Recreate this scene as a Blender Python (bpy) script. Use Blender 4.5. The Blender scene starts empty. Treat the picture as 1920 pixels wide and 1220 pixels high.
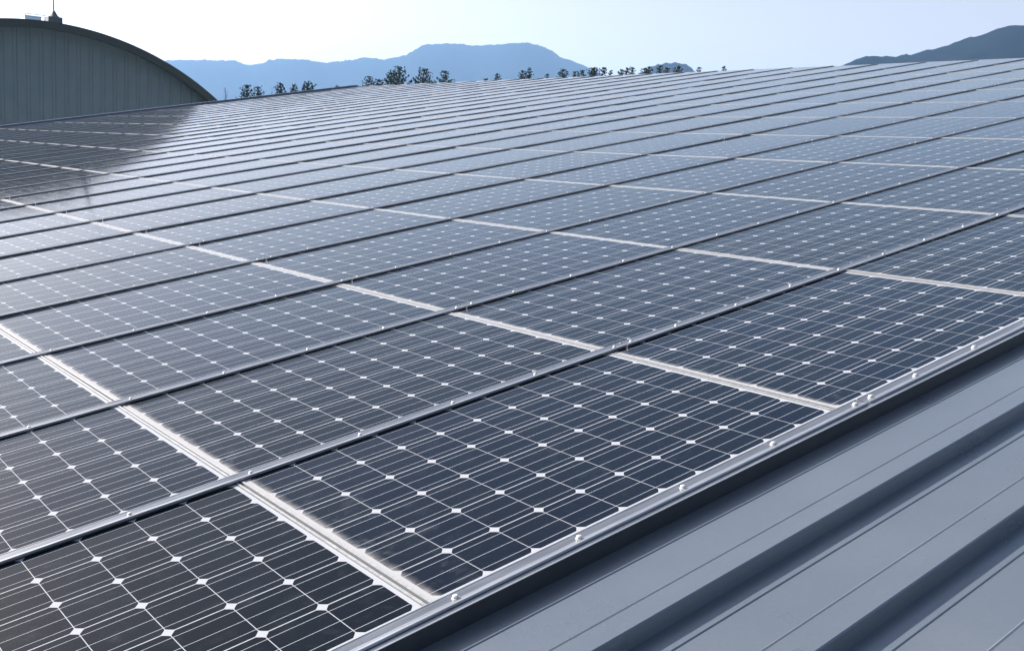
import bpy, math, random
from mathutils import Vector, Matrix, noise
random.seed(7)
D = bpy.data
SC = bpy.context.scene
COL = SC.collection
rad = math.radians

# ------------------------------------------------------------------ camera, sky, sun, exposure
PITCH = rad(10)                       # slope of the panelled roof
ROOF = Matrix.Rotation(PITCH, 4, 'X')  # roof frame (x across, y up the slope, z normal) -> world
CAM_RIGHT = Vector((0.58559725, 0.80575798, -0.08848696))
CAM_DOWN = Vector((0.17662337, -0.23337335, -0.95621183))
CAM_FWD = Vector((-0.79112581, 0.54432616, -0.27897848))
CAM_LOC = Vector((1.65061346, -1.1429587, 1.22397109))
cam_d = D.cameras.new('camera')
cam = D.objects.new('camera', cam_d)
COL.objects.link(cam)
m = Matrix.Identity(4)
for i in range(3):
    m[i][0] = CAM_RIGHT[i]; m[i][1] = -CAM_DOWN[i]; m[i][2] = -CAM_FWD[i]; m[i][3] = CAM_LOC[i]
cam.matrix_world = ROOF @ m
cam_d.sensor_width = 36
cam_d.lens = 1864.83 / 1920 * 36
cam_d.shift_x = (960 - 758.38) / 1920
cam_d.shift_y = (633.0 - 610) / 1920
cam_d.clip_start = 0.05
cam_d.clip_end = 20000
SC.camera = cam
EYE = (ROOF @ m).translation.copy()

SUN_EL, SUN_AZ = rad(31), rad(-117)     # azimuth from +Y towards +X
w = D.worlds.new('World'); SC.world = w; w.use_nodes = True
wn = w.node_tree.nodes; wl = w.node_tree.links
sky = wn.new('ShaderNodeTexSky'); sky.sky_type = 'NISHITA'; sky.sun_disc = False
sky.sun_elevation = SUN_EL; sky.sun_rotation = SUN_AZ
sky.air_density = 1.0; sky.dust_density = 3.6; sky.ozone_density = 1.0; sky.altitude = 0
bg = wn['Background']; bg.inputs['Strength'].default_value = 0.070
tint = wn.new('ShaderNodeMix'); tint.data_type = 'RGBA'; tint.blend_type = 'MULTIPLY'
tint.inputs[0].default_value = 1; tint.inputs[7].default_value = (1.06, .98, .925, 1)      # thin high haze warms the blue
wl.new(sky.outputs['Color'], tint.inputs[6])
# the low sky is milky with haze: its colour fades to grey-white towards the horizon
wc = wn.new('ShaderNodeTexCoord'); ws = wn.new('ShaderNodeSeparateXYZ'); wl.new(wc.outputs['Generated'], ws.inputs[0])
wr = wn.new('ShaderNodeMapRange'); wr.interpolation_type = 'SMOOTHSTEP'; wl.new(ws.outputs['Z'], wr.inputs[0])
for i_, v_ in zip((1, 2, 3, 4), (.05, .30, .88, 0.)): wr.inputs[i_].default_value = v_
bw = wn.new('ShaderNodeRGBToBW'); wl.new(tint.outputs[2], bw.inputs[0])
gw = wn.new('ShaderNodeMix'); gw.data_type = 'RGBA'; gw.blend_type = 'MULTIPLY'; gw.inputs[0].default_value = 1
wl.new(bw.outputs[0], gw.inputs[6]); gw.inputs[7].default_value = (1.38, 1.10, .92, 1)
hm_ = wn.new('ShaderNodeMix'); hm_.data_type = 'RGBA'; wl.new(wr.outputs[0], hm_.inputs[0]); wl.new(tint.outputs[2], hm_.inputs[6]); wl.new(gw.outputs[2], hm_.inputs[7])
wl.new(hm_.outputs[2], bg.inputs['Color'])
sl = D.lights.new('sun', 'SUN'); sl.energy = 5.0; sl.angle = rad(0.6); sl.color = (1, .97, .94)
so = D.objects.new('sun', sl); COL.objects.link(so)
sdir = Vector((math.sin(SUN_AZ) * math.cos(SUN_EL), math.cos(SUN_AZ) * math.cos(SUN_EL), math.sin(SUN_EL)))
so.rotation_euler = sdir.to_track_quat('Z', 'Y').to_euler()
so.location = (0, 0, 60)
SC.view_settings.view_transform = 'Standard'; SC.view_settings.look = 'None'
SC.view_settings.exposure = 1.75; SC.view_settings.gamma = 1
SC.cycles.max_bounces = 6; SC.cycles.volume_bounces = 0; SC.cycles.transparent_max_bounces = 8
try: SC.cycles.sample_clamp_indirect = 6
except Exception: pass

# ------------------------------------------------------------------ helpers
def build(name, verts, faces, mat=None, parent=None, matrix=None, smooth=False):
    me = D.meshes.new(name); me.from_pydata([tuple(v) for v in verts], [], faces); me.update()
    if smooth: me.polygons.foreach_set('use_smooth', [True] * len(me.polygons))
    if mat: me.materials.append(mat)
    o = D.objects.new(name, me); COL.objects.link(o)
    if parent: o.parent = parent
    if matrix is not None: o.matrix_local = matrix
    return o
def empty(name, matrix):
    o = D.objects.new(name, None); COL.objects.link(o); o.empty_display_size = .2
    o.matrix_world = matrix; return o
def tag(o, label=None, cat=None, group=None, kind=None):
    if label: o['label'] = label
    if cat: o['category'] = cat
    if group: o['group'] = group
    if kind: o['kind'] = kind
    return o
class MB:
    def __init__(s): s.v = []; s.f = []
    def add(s, vs, fs):
        n = len(s.v); s.v += [tuple(v) for v in vs]; s.f += [tuple(i + n for i in f) for f in fs]
    def box(s, x0, x1, y0, y1, z0, z1, M=None):
        vs = [Vector((x, y, z)) for z in (z0, z1) for y in (y0, y1) for x in (x0, x1)]
        if M: vs = [M @ v for v in vs]
        s.add(vs, [(0, 2, 3, 1), (4, 5, 7, 6), (0, 1, 5, 4), (2, 6, 7, 3), (0, 4, 6, 2), (1, 3, 7, 5)])
    def prism(s, prof, y0, y1, caps=True):
        n = len(prof)
        vs = [(x, y0, z) for x, z in prof] + [(x, y1, z) for x, z in prof]
        fs = [(i, (i + 1) % n, n + (i + 1) % n, n + i) for i in range(n)]
        if caps: fs += [tuple(range(n))[::-1], tuple(range(n, 2 * n))]
        s.add(vs, fs)
    def tube(s, pts, rs, n=7, cap=True):
        rings = []
        for i, p in enumerate(pts):
            p = Vector(p); a = Vector(pts[max(0, i - 1)]); b = Vector(pts[min(len(pts) - 1, i + 1)])
            t = (b - a).normalized(); u = t.cross(Vector((0, 0, 1)))
            if u.length < 1e-3: u = Vector((1, 0, 0))
            u.normalize(); q = t.cross(u)
            rings.append([p + (u * math.cos(k * 2 * math.pi / n) + q * math.sin(k * 2 * math.pi / n)) * rs[i] for k in range(n)])
        vs = [v for r in rings for v in r]; fs = []
        for i in range(len(pts) - 1):
            for k in range(n): fs.append((i * n + k, i * n + (k + 1) % n, (i + 1) * n + (k + 1) % n, (i + 1) * n + k))
        if cap: fs += [tuple(range(n))[::-1], tuple(range((len(pts) - 1) * n, len(pts) * n))]
        s.add(vs, fs)
    def out(s, name, mat=None, parent=None, matrix=None, smooth=False): return build(name, s.v, s.f, mat, parent, matrix, smooth)

class NT:
    def __init__(s, name):
        s.m = D.materials.new(name); s.m.use_nodes = True; s.t = s.m.node_tree; s.b = s.t.nodes['Principled BSDF']
    def n(s, t, **k):
        x = s.t.nodes.new(t)
        for a, b in k.items(): setattr(x, a, b)
        return x
    def L(s, a, b): s.t.links.new(a, b)
    def math(s, op, a, b=None, c=None):
        x = s.n('ShaderNodeMath', operation=op)
        for i, q in enumerate((a, b, c)):
            if q is None: continue
            if hasattr(q, 'links'): s.L(q, x.inputs[i])
            else: x.inputs[i].default_value = q
        return x.outputs[0]
    def mix(s, f, a, b):
        x = s.n('ShaderNodeMix', data_type='RGBA')
        for i, q in ((0, f), (6, a), (7, b)):
            if hasattr(q, 'links'): s.L(q, x.inputs[i])
            else: x.inputs[i].default_value = q if i == 0 else (*q, 1)
        return x.outputs[2]
    def noise(s, vec, scale, detail=4, rough=.55, dist=0):
        x = s.n('ShaderNodeTexNoise'); x.inputs['Scale'].default_value = scale; x.inputs['Detail'].default_value = detail
        x.inputs['Roughness'].default_value = rough; x.inputs['Distortion'].default_value = dist
        if vec is not None: s.L(vec, x.inputs['Vector'])
        return x.outputs['Fac']
    def ramp(s, v, lo, hi, a=0., b=1.):
        x = s.n('ShaderNodeMapRange'); s.L(v, x.inputs[0]); x.clamp = True
        for i, q in zip((1, 2, 3, 4), (lo, hi, a, b)): x.inputs[i].default_value = q
        return x.outputs[0]
    def set(s, **k):
        for a, v in k.items():
            i = s.b.inputs[a.replace('_', ' ')]
            if hasattr(v, 'links'): s.L(v, i)
            else: i.default_value = (*v, 1) if isinstance(v, tuple) and len(v) == 3 else v
    def bump(s, h, strength, dist=.01):
        x = s.n('ShaderNodeBump'); x.inputs['Strength'].default_value = strength; x.inputs['Distance'].default_value = dist
        s.L(h, x.inputs['Height']); s.L(x.outputs[0], s.b.inputs['Normal'])
    def coord(s, which='Object', scale=None):
        c = s.n('ShaderNodeTexCoord').outputs[which]
        if scale:
            mp = s.n('ShaderNodeMapping'); mp.inputs['Scale'].default_value = scale; s.L(c, mp.inputs[0]); c = mp.outputs[0]
        return c

# ------------------------------------------------------------------ materials
PA, PB = 1.63451, 1.01112          # panel pitch up the slope / across
CP, CQ = 0.158, 0.1584             # cell pitch up the slope / across
def mat_cells():
    t = NT('solar_glass')
    co = t.coord('UV'); sep = t.n('ShaderNodeSeparateXYZ'); t.L(co, sep.inputs[0]); x, y = sep.outputs[0], sep.outputs[1]
    fx = t.math('FRACT', t.math('DIVIDE', x, CQ)); fy = t.math('FRACT', t.math('DIVIDE', y, CP))
    dx = t.math('MULTIPLY', t.math('ABSOLUTE', t.math('SUBTRACT', fx, .5)), CQ)
    dy = t.math('MULTIPLY', t.math('ABSOLUTE', t.math('SUBTRACT', fy, .5)), CP)
    inx = t.math('LESS_THAN', dx, .0775); iny = t.math('LESS_THAN', dy, .0779)
    rr = t.math('SQRT', t.math('ADD', t.math('MULTIPLY', dx, dx), t.math('MULTIPLY', dy, dy)))
    cell = t.math('MULTIPLY', t.math('MULTIPLY', inx, iny), t.math('LESS_THAN', rr, .0995))
    # inside the cell block only
    ins = t.math('MULTIPLY', t.math('MULTIPLY', t.math('GREATER_THAN', x, 0), t.math('LESS_THAN', x, 6 * CQ)),
                 t.math('MULTIPLY', t.math('GREATER_THAN', y, 0), t.math('LESS_THAN', y, 10 * CP)))
    cell = t.math('MULTIPLY', cell, ins)
    f3 = t.math('FRACT', t.math('MULTIPLY', fx, 3))
    bus = t.math('LESS_THAN', t.math('MULTIPLY', t.math('ABSOLUTE', t.math('SUBTRACT', f3, .5)), CQ / 3), .00075)
    # per-cell and per-panel tone
    oi = t.n('ShaderNodeObjectInfo').outputs['Random']
    cmb = t.n('ShaderNodeCombineXYZ')
    t.L(t.math('FLOOR', t.math('DIVIDE', x, CQ)), cmb.inputs[0]); t.L(t.math('FLOOR', t.math('DIVIDE', y, CP)), cmb.inputs[1]); t.L(t.math('MULTIPLY', oi, 57.3), cmb.inputs[2])
    wn_ = t.n('ShaderNodeTexWhiteNoise'); wn_.noise_dimensions = '3D'; t.L(cmb.outputs[0], wn_.inputs['Vector']); cr = wn_.outputs['Value']
    blue = t.mix(oi, (.0008, .0018, .0028), (.0010, .0036, .0110))
    col = t.mix(t.math('MULTIPLY', cr, .55), blue, (.003, .005, .008))
    # fine grain of the fingers
    gr = t.n('ShaderNodeMapping'); gr.inputs['Scale'].default_value = (420, 6, 1); t.L(co, gr.inputs[0])
    g = t.noise(gr.outputs[0], 1, 2)
    col = t.mix(t.ramp(g, .4, .8, 0, .35), col, (.004, .006, .009))
    col = t.mix(bus, col, (.24, .255, .28))
    col = t.mix(cell, (.245, .25, .265), col)
    gk = t.math('ADD', t.math('GREATER_THAN', y, 1.5925), t.math('LESS_THAN', y, -.0130))
    col = t.mix(gk, col, (.03, .03, .035))
    # dust washed to the low edge of each panel, smears and specks
    ofs = t.n('ShaderNodeVectorMath', operation='ADD'); t.L(co, ofs.inputs[0])
    cb2 = t.n('ShaderNodeCombineXYZ'); t.L(t.math('MULTIPLY', oi, 91.7), cb2.inputs[0]); t.L(t.math('MULTIPLY', oi, 33.1), cb2.inputs[1]); t.L(cb2.outputs[0], ofs.inputs[1])
    oc = ofs.outputs[0]
    n1 = t.noise(oc, 26, 5, .6)
    low = t.ramp(t.math('ADD', y, t.math('MULTIPLY', n1, -.036)), -.020, .012, 1, 0)
    lows = t.math('MULTIPLY', low, low)
    n2 = t.noise(oc, 9, 6, .65, 1.2)
    streak_m = t.n('ShaderNodeMapping'); streak_m.inputs['Scale'].default_value = (9, 1.6, 1); streak_m.inputs['Rotation'].default_value = (0, 0, .5); t.L(oc, streak_m.inputs[0])
    n3 = t.noise(streak_m.outputs[0], 4, 6, .7, .6)
    near = t.ramp(y, 0, .35, 1, .25)
    smear = t.math('MULTIPLY', t.math('MULTIPLY', t.ramp(n2, .50, .75), t.ramp(n3, .42, .72)), near)
    film = t.math('MULTIPLY', t.ramp(t.noise(oc, 1.3, 4, .6), .3, .75, .0, .012), t.math('ADD', .2, oi))
    sp = t.ramp(t.noise(oc, 170, 2, .5), .76, .82, 0, .45)
    d1 = t.math('MULTIPLY', lows, .6)
    d2 = t.math('MAXIMUM', t.math('MULTIPLY', smear, .42), t.math('MAXIMUM', film, sp))
    col = t.mix(d2, t.mix(d1, col, (.235, .225, .215)), (.15, .165, .18))
    d = t.math('MAXIMUM', d1, d2)
    rough = t.math('ADD', t.ramp(n2, .3, .8, .05, .13), t.math('MULTIPLY', d, .5))
    t.set(Base_Color=col, Roughness=rough, IOR=1.20, Specular_IOR_Level=.5)
    wv = t.noise(co, 2.2, 2)
    t.bump(wv, .05, .004)
    return t.m
def mat_metal(name, col, rough, metallic=1., var=.25, scale=(30, 2, 30), bump=0.):
    t = NT(name); c = t.coord(scale=scale)
    n = t.noise(c, 3, 5, .65); n2 = t.noise(t.coord(), 5, 4)
    cc = t.mix(t.ramp(n, .3, .7), tuple(v * (1 - var) for v in col), col)
    cc = t.mix(t.ramp(n2, .6, .85, 0, .3), cc, tuple(v * .6 for v in col))
    t.set(Base_Color=cc, Metallic=metallic, Roughness=t.ramp(n, .2, .8, rough * .8, rough * 1.3))
    if bump: t.bump(n2, bump, .003)
    return t.m
def mat_sheet():
    t = NT('painted_roof_metal'); co = t.coord()
    n = t.noise(co, 1.1, 6, .6); mp = t.coord(scale=(6, .5, 1)); n2 = t.noise(mp, 5, 6, .7); n3 = t.noise(co, 90, 3, .6)
    c = t.mix(t.ramp(n, .3, .7), (.138, .158, .182), (.165, .185, .208))
    c = t.mix(t.ramp(n, .5, .8, 0, .35), c, (.19, .20, .215))
    c = t.mix(t.ramp(n3, .45, .75, 0, .13), c, (.08, .095, .12))
    t.set(Base_Color=c, Metallic=.6, Roughness=t.ramp(n, .3, .7, .25, .33))
    t.bump(n3, .06, .002)
    return t.m
def mat_plain(name, a, b, scale, rough=.8, metallic=0., detail=5):
    t = NT(name); n = t.noise(t.coord(), scale, detail, .65)
    t.set(Base_Color=t.mix(t.ramp(n, .3, .7), a, b), Roughness=rough, Metallic=metallic, Specular_IOR_Level=0. if rough >= .75 else .5)
    return t.m
M_CELL = mat_cells()
M_ALU = mat_metal('anodised_aluminium', (.34, .34, .335), .40, .5)
M_RAIL = mat_metal('rail_aluminium', (.42, .43, .45), .36, .75)
M_WEB = mat_plain('dark_web', (.012, .014, .017), (.02, .023, .027), 30, .55)  # near-black sides of the rails, below the lighter cap
M_CHAN = mat_metal('channel_aluminium', (.24, .25, .27), .38, .7)
M_SIDE_SHADE = mat_plain('beam_side_shade', (.010, .013, .018), (.018, .022, .028), 20, .5)  # shade on the edge beam's side, put into the colour
M_BOLT = mat_metal('zinc_bolt', (.50, .49, .47), .40, .5)
M_SHEET = mat_sheet()
M_VERGE = mat_metal('verge_metal', (.10, .13, .20), .45, .2)
M_WALL = mat_plain('gable_sheet', (.070, .100, .115), (.088, .118, .132), 1.5, .55, .1)
M_FASCIA = mat_plain('dark_green_trim', (.006, .009, .006), (.010, .013, .009), 4, .6)
M_BARREL = mat_plain('barrel_roof_metal', (.10, .12, .10), (.14, .16, .13), 2, .5, .3)
M_DARK = mat_plain('dark_painted_steel', (.05, .06, .07), (.08, .09, .10), 8, .6, .2)
M_PALE = mat_plain('translucent_plastic', (.55, .66, .74), (.62, .72, .80), 5, .35)
M_WHITE = mat_plain('white_plastic', (.8, .8, .8), (.72, .73, .75), 5, .5)
M_HOUSE = mat_plain('cladding', (.30, .33, .36), (.34, .37, .40), 1, .6)
M_BARK = mat_plain('pine_bark', (.05, .035, .025), (.09, .06, .045), 20, .95)
M_NEEDLE = mat_plain('pine_needles', (.018, .036, .020), (.045, .072, .032), 3, .8)
M_HILL = mat_plain('wooded_slopes', (.001, .002, .004), (.006, .009, .012), .045, 1.0, 0, 12)
M_GROUND = mat_plain('grass_ground', (.05, .075, .03), (.11, .11, .06), .08, 1.0)

# ------------------------------------------------------------------ own building: slope, ridge, walls
RIDGE = 12 * PA - .06
XL, XR, YL = -30.15, 9.5, -9.0
PANZ = -.043
bld = empty('warehouse', ROOF @ Matrix.Translation((0, -9, 0)))
tag(bld, 'blue-grey metal roofed building carrying the whole field of solar panels', 'building')
def rl(o): o.parent = bld; o.matrix_local = Matrix.Translation((0, 9, 0)); return o
# ribbed sheet (panels cover x < 0, so only the open part has its ribs)
prof = [(XL, PANZ - .004), (.02, PANZ - .004), (.02, PANZ)]
HR = .042
x = .065
while x < XR - .4:
    g = x + .069
    prof += [(g - .003, PANZ), (g, PANZ - .003), (g + .003, PANZ)]
    b = x + .194
    prof += [(b - .004, PANZ), (b, PANZ + .0016), (b + .004, PANZ)]
    r0 = x + .269; e = x + .303
    prof += [(r0 - .006, PANZ), (r0, PANZ + HR - .003), (r0 + .002, PANZ + HR), (e - .003, PANZ + HR), (e, PANZ + HR - .003), (e + .006, PANZ)]
    x += .303
prof += [(XR, PANZ)]
def sheet(name, y0, y1, mirror=False):
    vs = []; fs = []; n = len(prof); ny = 24
    for j in range(ny + 1):
        y = y0 + (y1 - y0) * j / ny
        for (px, pz) in prof: vs.append((px, y, pz))
    for j in range(ny):
        for i in range(n - 1): fs.append((j * n + i, j * n + i + 1, (j + 1) * n + i + 1, (j + 1) * n + i))
    return build(name, vs, fs, M_SHEET)
rl(sheet('roof_sheet', YL, RIDGE))
back = sheet('roof_sheet', 0, 18)
back.parent = bld
back.matrix_local = Matrix.Translation((0, 9 + RIDGE, 0)) @ Matrix.Rotation(-2 * PITCH, 4, 'X')
mb = MB(); mb.prism([(-.16, -.05), (-.16, -.03), (0, -.006), (.16, -.03 - .056), (.16, -.05 - .056)], XL - .02, XR + .02)
cap = mb.out('ridge_cap', M_VERGE); cap.parent = bld
cap.matrix_local = Matrix.Translation((0, 9 + RIDGE + .06, 0)) @ Matrix(((0, 1, 0, 0), (1, 0, 0, 0), (0, 0, 1, 0), (0, 0, 0, 1)))
mb = MB(); mb.box(XL - .10, XL, YL, RIDGE + .02, -.30, .046); mb.box(XL - .10, XL + .05, YL, RIDGE + .02, .046, .052)
rl(mb.out('verge_trim', M_VERGE))
mb = MB(); mb.box(XL - .10, XL, 0, 17.9, -.30, .046); mb.box(XL - .10, XL + .05, 0, 17.9, .046, .052)
bv = mb.out('verge_trim', M_VERGE, bld); bv.matrix_local = Matrix.Translation((0, 9 + RIDGE + .02, 0)) @ Matrix.Rotation(-2 * PITCH, 4, 'X')
mb = MB(); mb.box(XR, XR + .08, YL, RIDGE + .02, -.30, .03)
rl(mb.out('verge_trim', M_VERGE))
# walls in world space
def wpt(x, y, z=0): return ROOF @ Vector((x, y, z))
GZ = -8.0
e0 = wpt(0, YL + .4, -.10); rg = wpt(0, RIDGE, -.10); yb = rg.y + (rg.y - e0.y)
vs = []; fs = []
for xx in (XL + .15, XR - .15):
    vs += [(xx, e0.y, GZ), (xx, e0.y, e0.z), (xx, rg.y, rg.z), (xx, yb, e0.z), (xx, yb, GZ)]
fs = [(0, 1, 2, 3, 4), (9, 8, 7, 6, 5), (0, 5, 6, 1), (3, 8, 9, 4)]
wl_ = build('wall', vs, fs, M_HOUSE); wl_.parent = bld; wl_.matrix_parent_inverse = bld.matrix_world.inverted()

# ------------------------------------------------------------------ solar panels
P_X0, P_X1 = -.0006, .9626
def panel_uv(o):                       # metres across and up each panel
    uv = o.data.uv_layers.new(name='UVMap')
    for i, l in enumerate(uv.data): l.uv = ((P_X0, -.0150), (P_X1, -.0150), (P_X1, 1.5950), (P_X0, 1.5950))[i % 4]
def make_panel():
    root = empty('solar_panel', Matrix.Identity(4))
    g = build('glass_sheet', [(P_X0, -.0150, 0), (P_X1, -.0150, 0), (P_X1, 1.5950, 0), (P_X0, 1.5950, 0)], [(0, 1, 2, 3)], M_CELL, root); panel_uv(g)
    mb = MB()
    for y0, y1 in ((-.0234, -.0150), (1.5950, 1.6034)):
        mb.box(P_X0, P_X1, y0, y1, -.031, .0022)
    for x0, x1 in ((P_X0, P_X0 + .008), (P_X1 - .008, P_X1)):
        mb.box(x0, x1, -.0150, 1.5950, -.031, -.003)
    mb.out('frame', M_ALU, root)
    return root
proto = make_panel()
def copy_tree(o, parent=None):
    c = o.copy(); COL.objects.link(c)
    if parent: c.parent = parent
    for ch in [q for q in o.children]: copy_tree(ch, c)
    return c
ORD = ['first', 'second', 'third', 'fourth', 'fifth', 'sixth', 'seventh', 'eighth', 'ninth', 'tenth', 'eleventh', 'twelfth', 'thirteenth', 'fourteenth', 'fifteenth', 'sixteenth', 'seventeenth', 'eighteenth', 'nineteenth', 'twentieth'] + ['twenty-' + q for q in ('first', 'second', 'third', 'fourth', 'fifth', 'sixth', 'seventh', 'eighth', 'ninth')] + ['thirtieth']
KR = {0: (-1, 3), 1: (-1, 4), 2: (-1, 6), 3: (-1, 7), 4: (0, 8), 5: (0, 10), 6: (0, 11), 7: (0, 11), 8: (0, 11), 9: (0, 11)}
for q in range(10, 17): KR[q] = (1, 11)
for q in range(17, 23): KR[q] = (2, 11)
for q in range(23, 29): KR[q] = (3, 11)
NM = 29
rest = MB(); first = True
rng = random.Random(3)
for mm in range(NM):
    for k in range(-5, 12):
        px, py = -(mm * PB + .9702), k * PA + (PA - 10 * CP) / 2
        T = Matrix.Translation((px, py, 0))
        if not (KR[mm][0] <= k <= KR[mm][1]):
            continue
        o = proto if first else copy_tree(proto); first = False
        ctr = Matrix.Translation((.48, .79, 0))
        tilt = ctr @ Matrix.Rotation(rad(rng.uniform(-.17, .17)), 4, 'X') @ Matrix.Rotation(rad(rng.uniform(-.17, .17)), 4, 'Y') @ ctr.inverted()
        o.matrix_world = ROOF @ T @ tilt
        dist = math.hypot(px - CAM_LOC.x, py - CAM_LOC.y)
        side = math.atan2(py - CAM_LOC.y, -(px - CAM_LOC.x))
        adj = 'black' if dist < 4.2 else ('slate blue' if side > .5 else ('dull grey' if dist > 18 and side < .42 else 'pale silvery'))
        colm = 'column beside the bare sheeting' if mm == 0 else ORD[mm] + ' column from the bare sheeting'
        if mm >= 7:
            pos = 'at the ridge' if k == 11 else ORD[11 - k] + ' below the ridge'
            lab = '%s solar panel %s, %s' % (adj, pos, colm)
            if k != 11: lab = '%s solar panel, %s one, %s' % (adj, pos, colm)
        else:
            i = k - KR[mm][0]
            lab = '%s solar panel, %s in view, %s' % (adj, 'lowest' if i == 0 else ORD[i] + ' up', colm)
        tag(o, lab, 'solar panel', 'solar panels laid in rows over the roof')
# panels the photograph does not show, as one mass, so the field does not stop at the frame
gv = MB(); fv = MB()
for mm in range(NM):
    for k in range(-5, 12):
        if KR[mm][0] <= k <= KR[mm][1]: continue
        px, py = -(mm * PB + .9702), k * PA + (PA - 10 * CP) / 2
        fv.box(px, px + P_X1, py - .0247, py + 1.6047, -.031, -.001)
        gv.add([(px + P_X0, py - .015, .001), (px + P_X1, py - .015, .001), (px + P_X1, py + 1.595, .001), (px + P_X0, py + 1.595, .001)], [(0, 1, 2, 3)])
rt = fv.out('outlying_panels', M_ALU, None, ROOF.copy()); tag(rt, 'rest of the panel field running on past the photo', 'solar panels', None, 'stuff')
panel_uv(gv.out('glass_sheet', M_CELL, rt))

# ------------------------------------------------------------------ clamp rails and their bolts
SEG = [(-8.27, -4.275), (-4.265, 1.725), (1.735, 7.725), (7.735, 13.725), (13.735, RIDGE + .045)]
SEGN = ['outermost length', 'lowest length', 'second length up', 'third length up', 'top length, ending at the ridge']
RC = .0225
def rail_mesh(l):
    mb = MB(); w = .0222
    pr = [(-w, .0050), (-w + .009, .0035), (w - .009, .0035), (w, .0050), (w, .0110), (w - .001, .0125), (w - .0065, .0125), (w - .0075, .0113), (w - .0095, .0068), (-w + .0045, .0090), (-w + .0035, .0120), (-w + .003, .0125), (-w + .001, .0125), (-w, .0110)]
    mb.prism(pr, 0, l)
    wb = MB(); wb.box(-w + .0012, w - .0012, .001, l - .001, -.042, .0046)
    cb = MB(); cb.add([(-w + .0038, 0, .0112), (.003, 0, .0074), (w - .0078, 0, .0114), (-w + .0038, l, .0112), (.003, l, .0074), (w - .0078, l, .0114)], [(0, 1, 4, 3), (1, 2, 5, 4)])
    return mb, wb, cb
def bolt_mesh():
    mb = MB(); n = 12
    def ring(r, z, k=n, ph=0): return [(r * math.cos(ph + i * 2 * math.pi / k), r * math.sin(ph + i * 2 * math.pi / k), z) for i in range(k)]
    vs = ring(.0105, 0) + ring(.0105, .0028) + ring(.0074, .0032) + ring(.0070, .0086) + ring(.0052, .0104)
    fs = []
    for j in range(4):
        for i in range(n): fs.append((j * n + i, j * n + (i + 1) % n, (j + 1) * n + (i + 1) % n, (j + 1) * n + i))
    fs.append(tuple(range(4 * n, 5 * n)))
    mb.add(vs, fs); return mb
bp = bolt_mesh().out('bolt', M_BOLT); bolt_me = bp.data; D.objects.remove(bp)
seg_me = {}
for si, (a, b) in enumerate(SEG):
    os_ = [q.out('rail_seg', mt) for q, mt in zip(rail_mesh(b - a), (M_RAIL, M_WEB, M_CHAN))]
    seg_me[si] = [o.data for o in os_]
    for o in os_: D.objects.remove(o)
def rail_seen(mm, si):
    if si == 0: return False
    return [True, mm <= 21, mm >= 1 or si < 3, mm >= 2, mm >= 6][si]
for mm in range(NM + 1):
    for si in range(1, 5):
        a, b = SEG[si]
        root = empty('clamp_rail', ROOF @ Matrix.Translation((RC - mm * PB, a, 0)))
        for nm, me_ in zip(('cap', 'web', 'channel'), seg_me[si]):
            r = D.objects.new(nm, me_); COL.objects.link(r); r.parent = root
        if mm == 0: wh = 'bolted aluminium edge rail beside the bare sheeting'
        elif mm == NM: wh = 'aluminium rail closing the field at the far verge'
        else: wh = 'aluminium rail after the %s panel column' % ORD[mm - 1]
        tag(root, '%s, %s' % (wh, SEGN[si]), 'rail', 'clamp rails between the panel columns')
        if mm <= 6:
            n = 15; ys = [a + .042] + [a + .32 + .40 * i for i in range(n - 1)] + [b - .042]
            for i, y in enumerate(ys):
                if y > b - .02: continue
                if 0 < i < len(ys) - 1 and y > b - .1: continue
                if mm > 2 and i % 1: continue
                bo = D.objects.new('bolt', bolt_me); COL.objects.link(bo); bo.parent = root
                bo.scale = (1, 1, 1) if mm == 0 else (.78, .78, .78)
                bo.location = (.001 + .0012 * rng.uniform(-1, 1), y - a + rng.uniform(-.006, .006), .0070)
                bo.rotation_euler = (rng.uniform(-.08, .08), rng.uniform(-.08, .08), rng.uniform(0, 3))
# lipped beam along the open edge of the field
mb = MB()
mb.prism([(.0452, -.034), (.0452, -.014), (.0468, -.014), (.0468, .0045), (.0555, .0045), (.0555, .0015), (.0567, .0015), (.0567, .0045), (.0595, .0045), (.0595, .0), (.0610, .0), (.0610, .0055), (.0630, .0055), (.0630, -.045), (.050, -.045)], -8.2, RIDGE + .02)
beam = mb.out('edge_beam', M_RAIL, None, ROOF.copy())
tag(beam, 'long grooved aluminium edge channel running between edge rail and bare roof sheeting', 'beam')
mb = MB(); mb.box(.0632, .0650, -8.2, RIDGE + .02, -.0425, .0040)  # thin dark plate painting the shade on the beam's outer side
fl = mb.out('side_shade', M_SIDE_SHADE, beam)

# ------------------------------------------------------------------ neighbouring arched hall
HX = -43.0; HY = 11.45; HR_ = 13.4; HZC = 5.67 - HR_
hall = empty('arched_hall', Matrix.Translation((HX, HY, GZ)))
tag(hall, 'grey-blue ribbed hall with a dark arched roof edge beyond the panels', 'building')
def arch_z(y, r=HR_): return HZC + math.sqrt(max(0, r * r - (y - HY) ** 2))
YH = 10.4
def wpar(o): o.parent = hall; o.matrix_parent_inverse = hall.matrix_world.inverted(); return o
vs = []; fs = []
pitch = .535; y = HY - YH; cols = []
while y < HY + YH:
    for dy, dx in ((0, 0), (.34, 0), (.38, -.03), (.50, -.03)): 
        if y + dy <= HY + YH: cols.append((y + dy, dx))
    y += pitch
for yy, dx in cols: vs += [(HX + dx, yy, GZ), (HX + dx, yy, arch_z(yy) - .12)]
for i in range(len(cols) - 1): fs.append((2 * i, 2 * i + 2, 2 * i + 3, 2 * i + 1))
wpar(build('gable_wall', vs, fs, M_WALL))
mb = MB()
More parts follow.
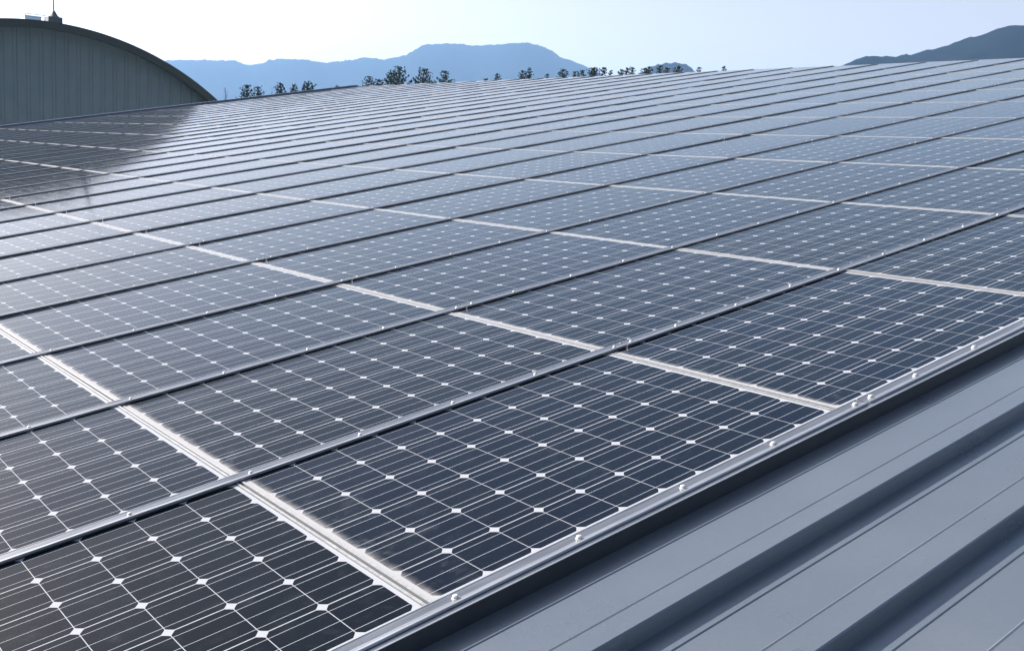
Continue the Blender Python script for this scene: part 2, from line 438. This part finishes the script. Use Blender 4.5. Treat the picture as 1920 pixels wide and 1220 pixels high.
for sgn in (-1, 1): mb.box(HX - 40, HX - .06, HY + sgn * YH - .05, HY + sgn * YH + .05, GZ, arch_z(HY + YH) - .1)
wpar(mb.out('side_wall', M_HOUSE))
def arch_band(x0, x1, r0, r1, y1=YH + .75, n=72):
    vs = []; fs = []; a = math.asin(min(.98, y1 / r1))
    for i in range(n + 1):
        th = -a + 2 * a * i / n
        for r, xx in ((r0, x0), (r0, x1), (r1, x1), (r1, x0)): vs.append((xx, HY + r * math.sin(th), HZC + r * math.cos(th)))
    for i in range(n):
        for k in range(4): fs.append((4 * i + k, 4 * i + (k + 1) % 4, 4 * i + 4 + (k + 1) % 4, 4 * i + 4 + k))
    fs += [(0, 1, 2, 3), (4 * n + 3, 4 * n + 2, 4 * n + 1, 4 * n)]
    return vs, fs
wpar(build('barrel_roof', *arch_band(HX - 40, HX + .78, HR_ - .14, HR_ - .02), M_BARREL, smooth=False))
wpar(build('fascia', *arch_band(HX + .78, HX + .90, HR_ - .30, HR_ + .02), M_FASCIA))
def px_ray(px, py):
    d = CAM_RIGHT * ((px - 758.38) / 1864.83) + CAM_DOWN * ((py - 633.0) / 1864.83) + CAM_FWD
    return (ROOF.to_3x3() @ d).normalized()
def px_at_x(px, py, X):
    d = px_ray(px, py); return EYE + d * ((X - EYE.x) / d.x)
# mast on the crown of the hall
mp = px_at_x(101, 48, HX - 1.5)
mast = empty('lightning_mast', Matrix.Translation((mp.x, mp.y, mp.z - .02)))
tag(mast, 'thin dark guyed mast on a box base on top of the arched hall', 'mast')
mb = MB(); mb.box(-.26, .26, -.30, .30, 0, .36); mb.box(-.28, .28, -.32, -.30, 0, .30); mb.out('base_box', M_DARK, mast)
mb = MB(); mb.tube([(0, 0, .36), (0, 0, .44), (0, 0, .62), (0, 0, .66)], [.28, .17, .06, .03], 10); mb.out('cone', M_DARK, mast)
mb = MB(); mb.tube([(0, 0, .6), (0, 0, 1.25), (0, 0, 1.3), (0, 0, 5.2)], [.032, .028, .012, .008], 8); mb.out('pole', M_DARK, mast)
for (a, b) in (((0, 0, 5.0), (.2, 2.45, -.55)), ((0, 0, 5.0), (-.3, -1.6, -.1)), ((0, 0, 5.0), (-5, .2, -.3))):
    mb = MB(); mb.tube([a, b], [.004, .004], 4); mb.out('guy_wire', M_WHITE, mast)
vp = px_at_x(59, 42, HX - 1.0)
sk = empty('roof_vent', Matrix.Translation((vp.x, vp.y, vp.z - .02)))
tag(sk, 'small pale see-through box vent beside the mast on the arched roof', 'vent')
mb = MB(); mb.box(-.4, .4, -.36, .30, 0, .22); mb.box(-.42, .42, -.39, .33, .22, .25); mb.out('cover', M_PALE, sk)
mb = MB()
for yy in (-.40, .42):
    mb.box(.40, .43, yy, yy + .03, 0, .30)
mb.box(.40, .43, -.40, .45, .30, .33); mb.out('frame', M_WHITE, sk)

# ------------------------------------------------------------------ ground
mb = MB(); N = 48; R = 3900
vs = [(0, 0, GZ)] + [(R * math.cos(i * 2 * math.pi / N), R * math.sin(i * 2 * math.pi / N), GZ) for i in range(N)]
gr = build('ground', vs, [(0, i + 1, (i + 1) % N + 1) for i in range(N)], M_GROUND); tag(gr, kind='structure')

# ------------------------------------------------------------------ hills
def hill(name, outline, dist, width, back, rough_m, seed, mat=M_HILL):
    pts = []
    for px, py in outline:
        d = px_ray(px, py); pts.append((math.atan2(d.y, -d.x), d.z / math.hypot(d.x, d.y)))
    pts.sort(); a0, a1 = pts[0][0], pts[-1][0]
    def crest(a):
        for (p, e), (q, f) in zip(pts, pts[1:]):
            if p <= a <= q:
                u = (a - p) / (q - p + 1e-9); return e + (f - e) * u
        return pts[0][1]
    na = max(60, int((a1 - a0) * dist / 4.5)); na = min(na, 700); nr = 70
    vs = []; fs = []; rnd = random.Random(int(seed))
    for j in range(nr + 1):
        s = j / nr * 2 - 1            # -1 front foot, 0 crest, 1 back foot
        r = dist + (s * width if s < 0 else s * back)
        prof_ = (math.cos(s * math.pi) + 1) / 2
        prof_ = prof_ ** .8
        for i in range(na + 1):
            a = a0 + (a1 - a0) * i / na
            top = EYE.z + dist * crest(a) - GZ
            edge = min(1, (i / na) / .03, (1 - i / na) / .03)
            rr = r + (noise.noise(Vector((a * 18, seed, 0))) * width * .25) * (1 - abs(s))
            hh = top * prof_ * edge
            q = Vector((a * dist / 90., r / 90., seed))
            hh *= 1 + .22 * noise.fractal(q * .45, 1, 2, 3) * (1 - prof_)
            w_ = max(0., 1 - abs(s) * 9)
            hh += rough_m * w_ * (.5 * noise.noise(Vector((a * dist / 22, j * .1, seed))) + .7 * noise.noise(Vector((a * dist / 7, j * .3, seed + 3))) + .4 * rnd.random())
            vs.append((EYE.x - rr * math.cos(a), EYE.y + rr * math.sin(a), GZ - .4 + max(0, hh)))
    for j in range(nr):
        for i in range(na): fs.append((j * (na + 1) + i, j * (na + 1) + i + 1, (j + 1) * (na + 1) + i + 1, (j + 1) * (na + 1) + i))
    o = build(name, vs, fs, mat, smooth=True); tag(o, kind='structure'); return o
hill('hills', [(-120, 175), (60, 135), (200, 122), (300, 118), (330, 117), (395, 115), (440, 117), (462, 123), (480, 122.5), (500, 117), (520, 113), (545, 117), (590, 123), (610, 124), (640, 117.5), (670, 111), (685, 109), (700, 111), (720, 115), (740, 110), (760, 106), (775, 98), (790, 87), (800, 85.5), (850, 85), (880, 84), (915, 82.5), (950, 84.5), (990, 87), (1020, 93), (1035, 99), (1050, 110), (1075, 118), (1100, 128), (1130, 142), (1180, 175), (1230, 230)], 2900, 900, 700, 9.0, 1.0)
hill('hills', [(1150, 200), (1195, 142), (1212, 130), (1222, 125), (1232, 119.5), (1245, 120.5), (1258, 118), (1270, 121), (1285, 124), (1300, 132), (1340, 160), (1380, 200)], 1500, 300, 300, 6.5, 5.0)
hill('hills', [(1430, 190), (1580, 134), (1606, 121), (1624, 113.5), (1640, 109.5), (1680, 108.5), (1700, 105), (1740, 97), (1780, 88), (1810, 79), (1850, 70), (1870, 62), (1890, 56.5), (1920, 54), (2000, 48), (2150, 60), (2350, 110), (2500, 200)], 1150, 420, 500, 5.5, 9.0)

# ------------------------------------------------------------------ pines beyond the roof
def pine(px, py, dist, halfw, label, name='pine_tree', dense=1.0, lean=0.0, shape=1.0, depth=3.6, seed=0, bushy=0.0, group='pines showing over the roof'):
    rg_ = random.Random(seed * 31 + int(px))
    d = px_ray(px, py); d2 = d / math.hypot(d.x, d.y)
    top = EYE + d2 * dist
    mpp = dist / 1864.83
    R = halfw * mpp
    root = empty(name, Matrix.Translation((top.x, top.y, GZ)))
    H = top.z - GZ
    tag(root, label, 'tree', group)
    tr = MB(); cr = MB()
    tr.tube([(0, 0, 0), (lean * .2, 0, H * .4), (lean * .6, 0, H * .75), (lean, 0, H - .25)], [.26, .19, .12, .02], 7)
    def clump(c, ax, s):
        nb = int(9 * dense)
        for _ in range(nb + 3):
            v = Vector((rg_.gauss(0, 1), rg_.gauss(0, 1), rg_.gauss(0, 1))).normalized()
            v = (v * .75 + ax * 1.1).normalized(); l = s * rg_.uniform(.6, 1.15)
            sd = v.cross(Vector((rg_.gauss(0, 1), rg_.gauss(0, 1), rg_.gauss(0, 1)))).normalized() * s * rg_.uniform(.07, .15)
            b0 = c + v * s * .08
            cr.add([b0 - sd * .6, b0 + sd * .6, b0 + v * l * .6 + sd, b0 + v * l, b0 + v * l * .6 - sd], [(0, 1, 2, 3, 4)])
    s0 = .045 * R + .15
    clump(Vector((lean, 0, H - .22)), Vector((0, 0, 1)), s0 * 1.05)
    levels = int(depth / (.26 + .05 * R)) + 2
    for L in range(levels):
        t_ = (L + .35) / levels
        z = H - .15 - t_ * depth
        rad_ = R * min(1.08, .16 + (t_ * depth / (halfw * mpp * 1.35 * shape)) ** (.75 - .3 * bushy)) * rg_.uniform(.75, 1.05)
        nbr = rg_.randint(5, 7)
        for k in range(nbr):
            az = k * 2 * math.pi / nbr + rg_.uniform(-.5, .5) + L
            l = rad_ * rg_.uniform(.7, 1.12)
            rise = l * rg_.uniform(.25, .75)
            p0 = Vector((lean * (z / H) ** 2, 0, z - rise * .6)); o_ = Vector((math.cos(az), math.sin(az), 0))
            p1 = p0 + o_ * l * .55 + Vector((0, 0, rise * .3)); p2 = p0 + o_ * l + Vector((0, 0, rise))
            tr.tube([p0, p1, p2], [.045, .03, .012], 4, False)
            nc = max(2, int(l / (s0 * .6)))
            for c in range(nc):
                u = (c + 1) / nc
                q = p1.lerp(p2, (u - .5) * 2) if u > .5 else p0.lerp(p1, u * 2)
                if u < .35 and rg_.random() < .5: continue
                ax = (o_ * .5 + Vector((0, 0, 1)) * .7).normalized()
                clump(q + Vector((rg_.gauss(0, .07), rg_.gauss(0, .07), rg_.gauss(0, .04))) * (1 + R * .3), ax, s0 * rg_.uniform(.75, 1.15))
    tr.out('trunk', M_BARK, root); cr.out('crown', M_NEEDLE, root)
    return root
TREES = [
 (464, 159, 100, 17, 'upright pine just right of the arched hall, left of a close pair', 1.0),
 (486, 161, 102, 13, 'pine forming the right half of the close pair near the hall', 1.0),
 (525, 154, 98, 10, 'small narrow pine standing alone behind the dark verge', 1.0),
 (553, 158, 104, 10, 'low pine touching the left of a round dense crown', 1.1),
 (577, 153, 102, 18, 'round dense pine crown resting low over the verge', 1.5),
 (634, 160, 108, 5, 'tiny pine tip alone on the verge between two clusters', .8),
 (695, 142, 100, 13, 'open pine with a spiky tip left of the tallest pine', 1.0),
 (711, 148, 98, 9, 'short rounded pine between the spiky one and the tallest', 1.3),
 (736, 135, 104, 12, 'pine leaning against the left side of the tallest pine', 1.1),
 (749, 124, 97, 26, 'tallest widest pine with a fan of upswept branches', 1.2),
 (798, 127, 100, 21, 'loose open pine just right of the tallest one', .9),
 (838, 132, 102, 17, 'third large pine, right of the loose open one', 1.0),
 (912, 146, 110, 4, 'tiny dark pine tip before the broad blue mountain', 1.0),
 (931, 137, 108, 7, 'little forked pine alone under the mountain summit', 1.0),
 (983, 131, 106, 9, 'pine on the left of the pair below the right mountain flank', .8),
 (995, 127, 106, 9, 'taller slim pine on the right of that pair', .9),
 (1025, 138, 112, 4, 'tiny pine tip right of the slim pair', 1.0),
 (1053, 129, 106, 11, 'pine with a split V-shaped top under the mountain flank', 1.0),
 (1078, 133, 110, 6, 'small pine right of the V-shaped one', 1.2),
 (1093, 130, 108, 8, 'sparse pine at the left edge of the dense dark clump', .9),
 (1108, 127, 104, 9, 'left pine of the dense dark clump past the mountain foot', 1.6),
 (1119, 125, 104, 9, 'middle pine of the dense dark clump', 1.7),
 (1129, 125, 105, 8, 'right pine of the dense dark clump', 1.6),
 (1147, 131, 112, 3, 'small curved tip alone right of the dense clump', .8),
 (1169, 129, 108, 7, 'low pine starting the right-hand row near the small hill', 1.0),
 (1179, 126, 106, 7, 'slim pine second in the right-hand row', 1.1),
 (1188, 125, 107, 7, 'upright pine third in the right-hand row', 1.1),
 (1206, 127, 108, 6, 'pine before the left foot of the small blue hill', 1.1),
 (1220, 124, 107, 8, 'pine standing against the left of the small blue hill', 1.0),
 (1238, 122, 106, 7, 'pine against the middle of the small blue hill', 1.0),
 (1250, 126, 109, 6, 'lower pine just right of the small hill middle', 1.0),
 (1273, 123, 105, 11, 'bushy pine against the right of the small blue hill', 1.3),
 (1311, 125, 110, 6, 'lone sparse sprig right of the small blue hill', .7),
 (1362, 124, 112, 3, 'last tiny pine tip before the ridge hides the trees', .8),
]
for i, (px, py, ds, hw, lab, dn) in enumerate(TREES):
    pine(px, py, ds, hw * (.92 if px < 900 else .8 if px < 1100 else .66), lab, dense=dn, seed=i, bushy=.8 if dn >= 1.3 else 0, depth=3.4 if hw > 12 else 2.4, lean=random.uniform(-.3, .3))
def bare(px, py, dist, label, seed):
    r_ = random.Random(seed); d = px_ray(px, py); d2 = d / math.hypot(d.x, d.y); top = EYE + d2 * dist
    root = empty('bare_tree', Matrix.Translation((top.x, top.y, GZ))); H = top.z - GZ; tag(root, label, 'tree')
    tr = MB(); tr.tube([(.5, .2, 0), (.35, .1, H * .7), (0, 0, H)], [.15, .07, .012], 6); tr.out('trunk', M_BARK, root)
    cr = MB()
    for k in range(12):
        z = H - r_.uniform(.3, 2.6); a = r_.uniform(0, 6.28); l = r_.uniform(.3, .8)
        p0 = Vector((.35 * (H - z) / (H * .3), .1, z)); p1 = p0 + Vector((math.cos(a) * l * .4, math.sin(a) * l * .4, l))
        cr.tube([p0, p1], [.014, .006], 4)
    cr.out('twigs', M_BARK, root)
bare(422, 166, 92, 'thin leafless sapling next to the arched roof end', 3)
bare(509, 172, 95, 'faint bare twig tree left of the small narrow pine', 5)

# ------------------------------------------------------------------ haze
mb = MB(); mb.box(-4000, 4000, -4000, 4000, GZ - 1.5, 420)
hz = mb.out('haze'); tag(hz, kind='stuff')
hm = D.materials.new('haze_air'); hm.use_nodes = True; hn = hm.node_tree
hn.nodes.remove(hn.nodes['Principled BSDF'])
pv = hn.nodes.new('ShaderNodeVolumePrincipled'); pv.inputs['Color'].default_value = (.34, .60, 1.0, 1)
pv.inputs['Density'].default_value = .00019; pv.inputs['Anisotropy'].default_value = .3
hn.links.new(pv.outputs[0], hn.nodes['Material Output'].inputs['Volume'])
hz.data.materials.append(hm)
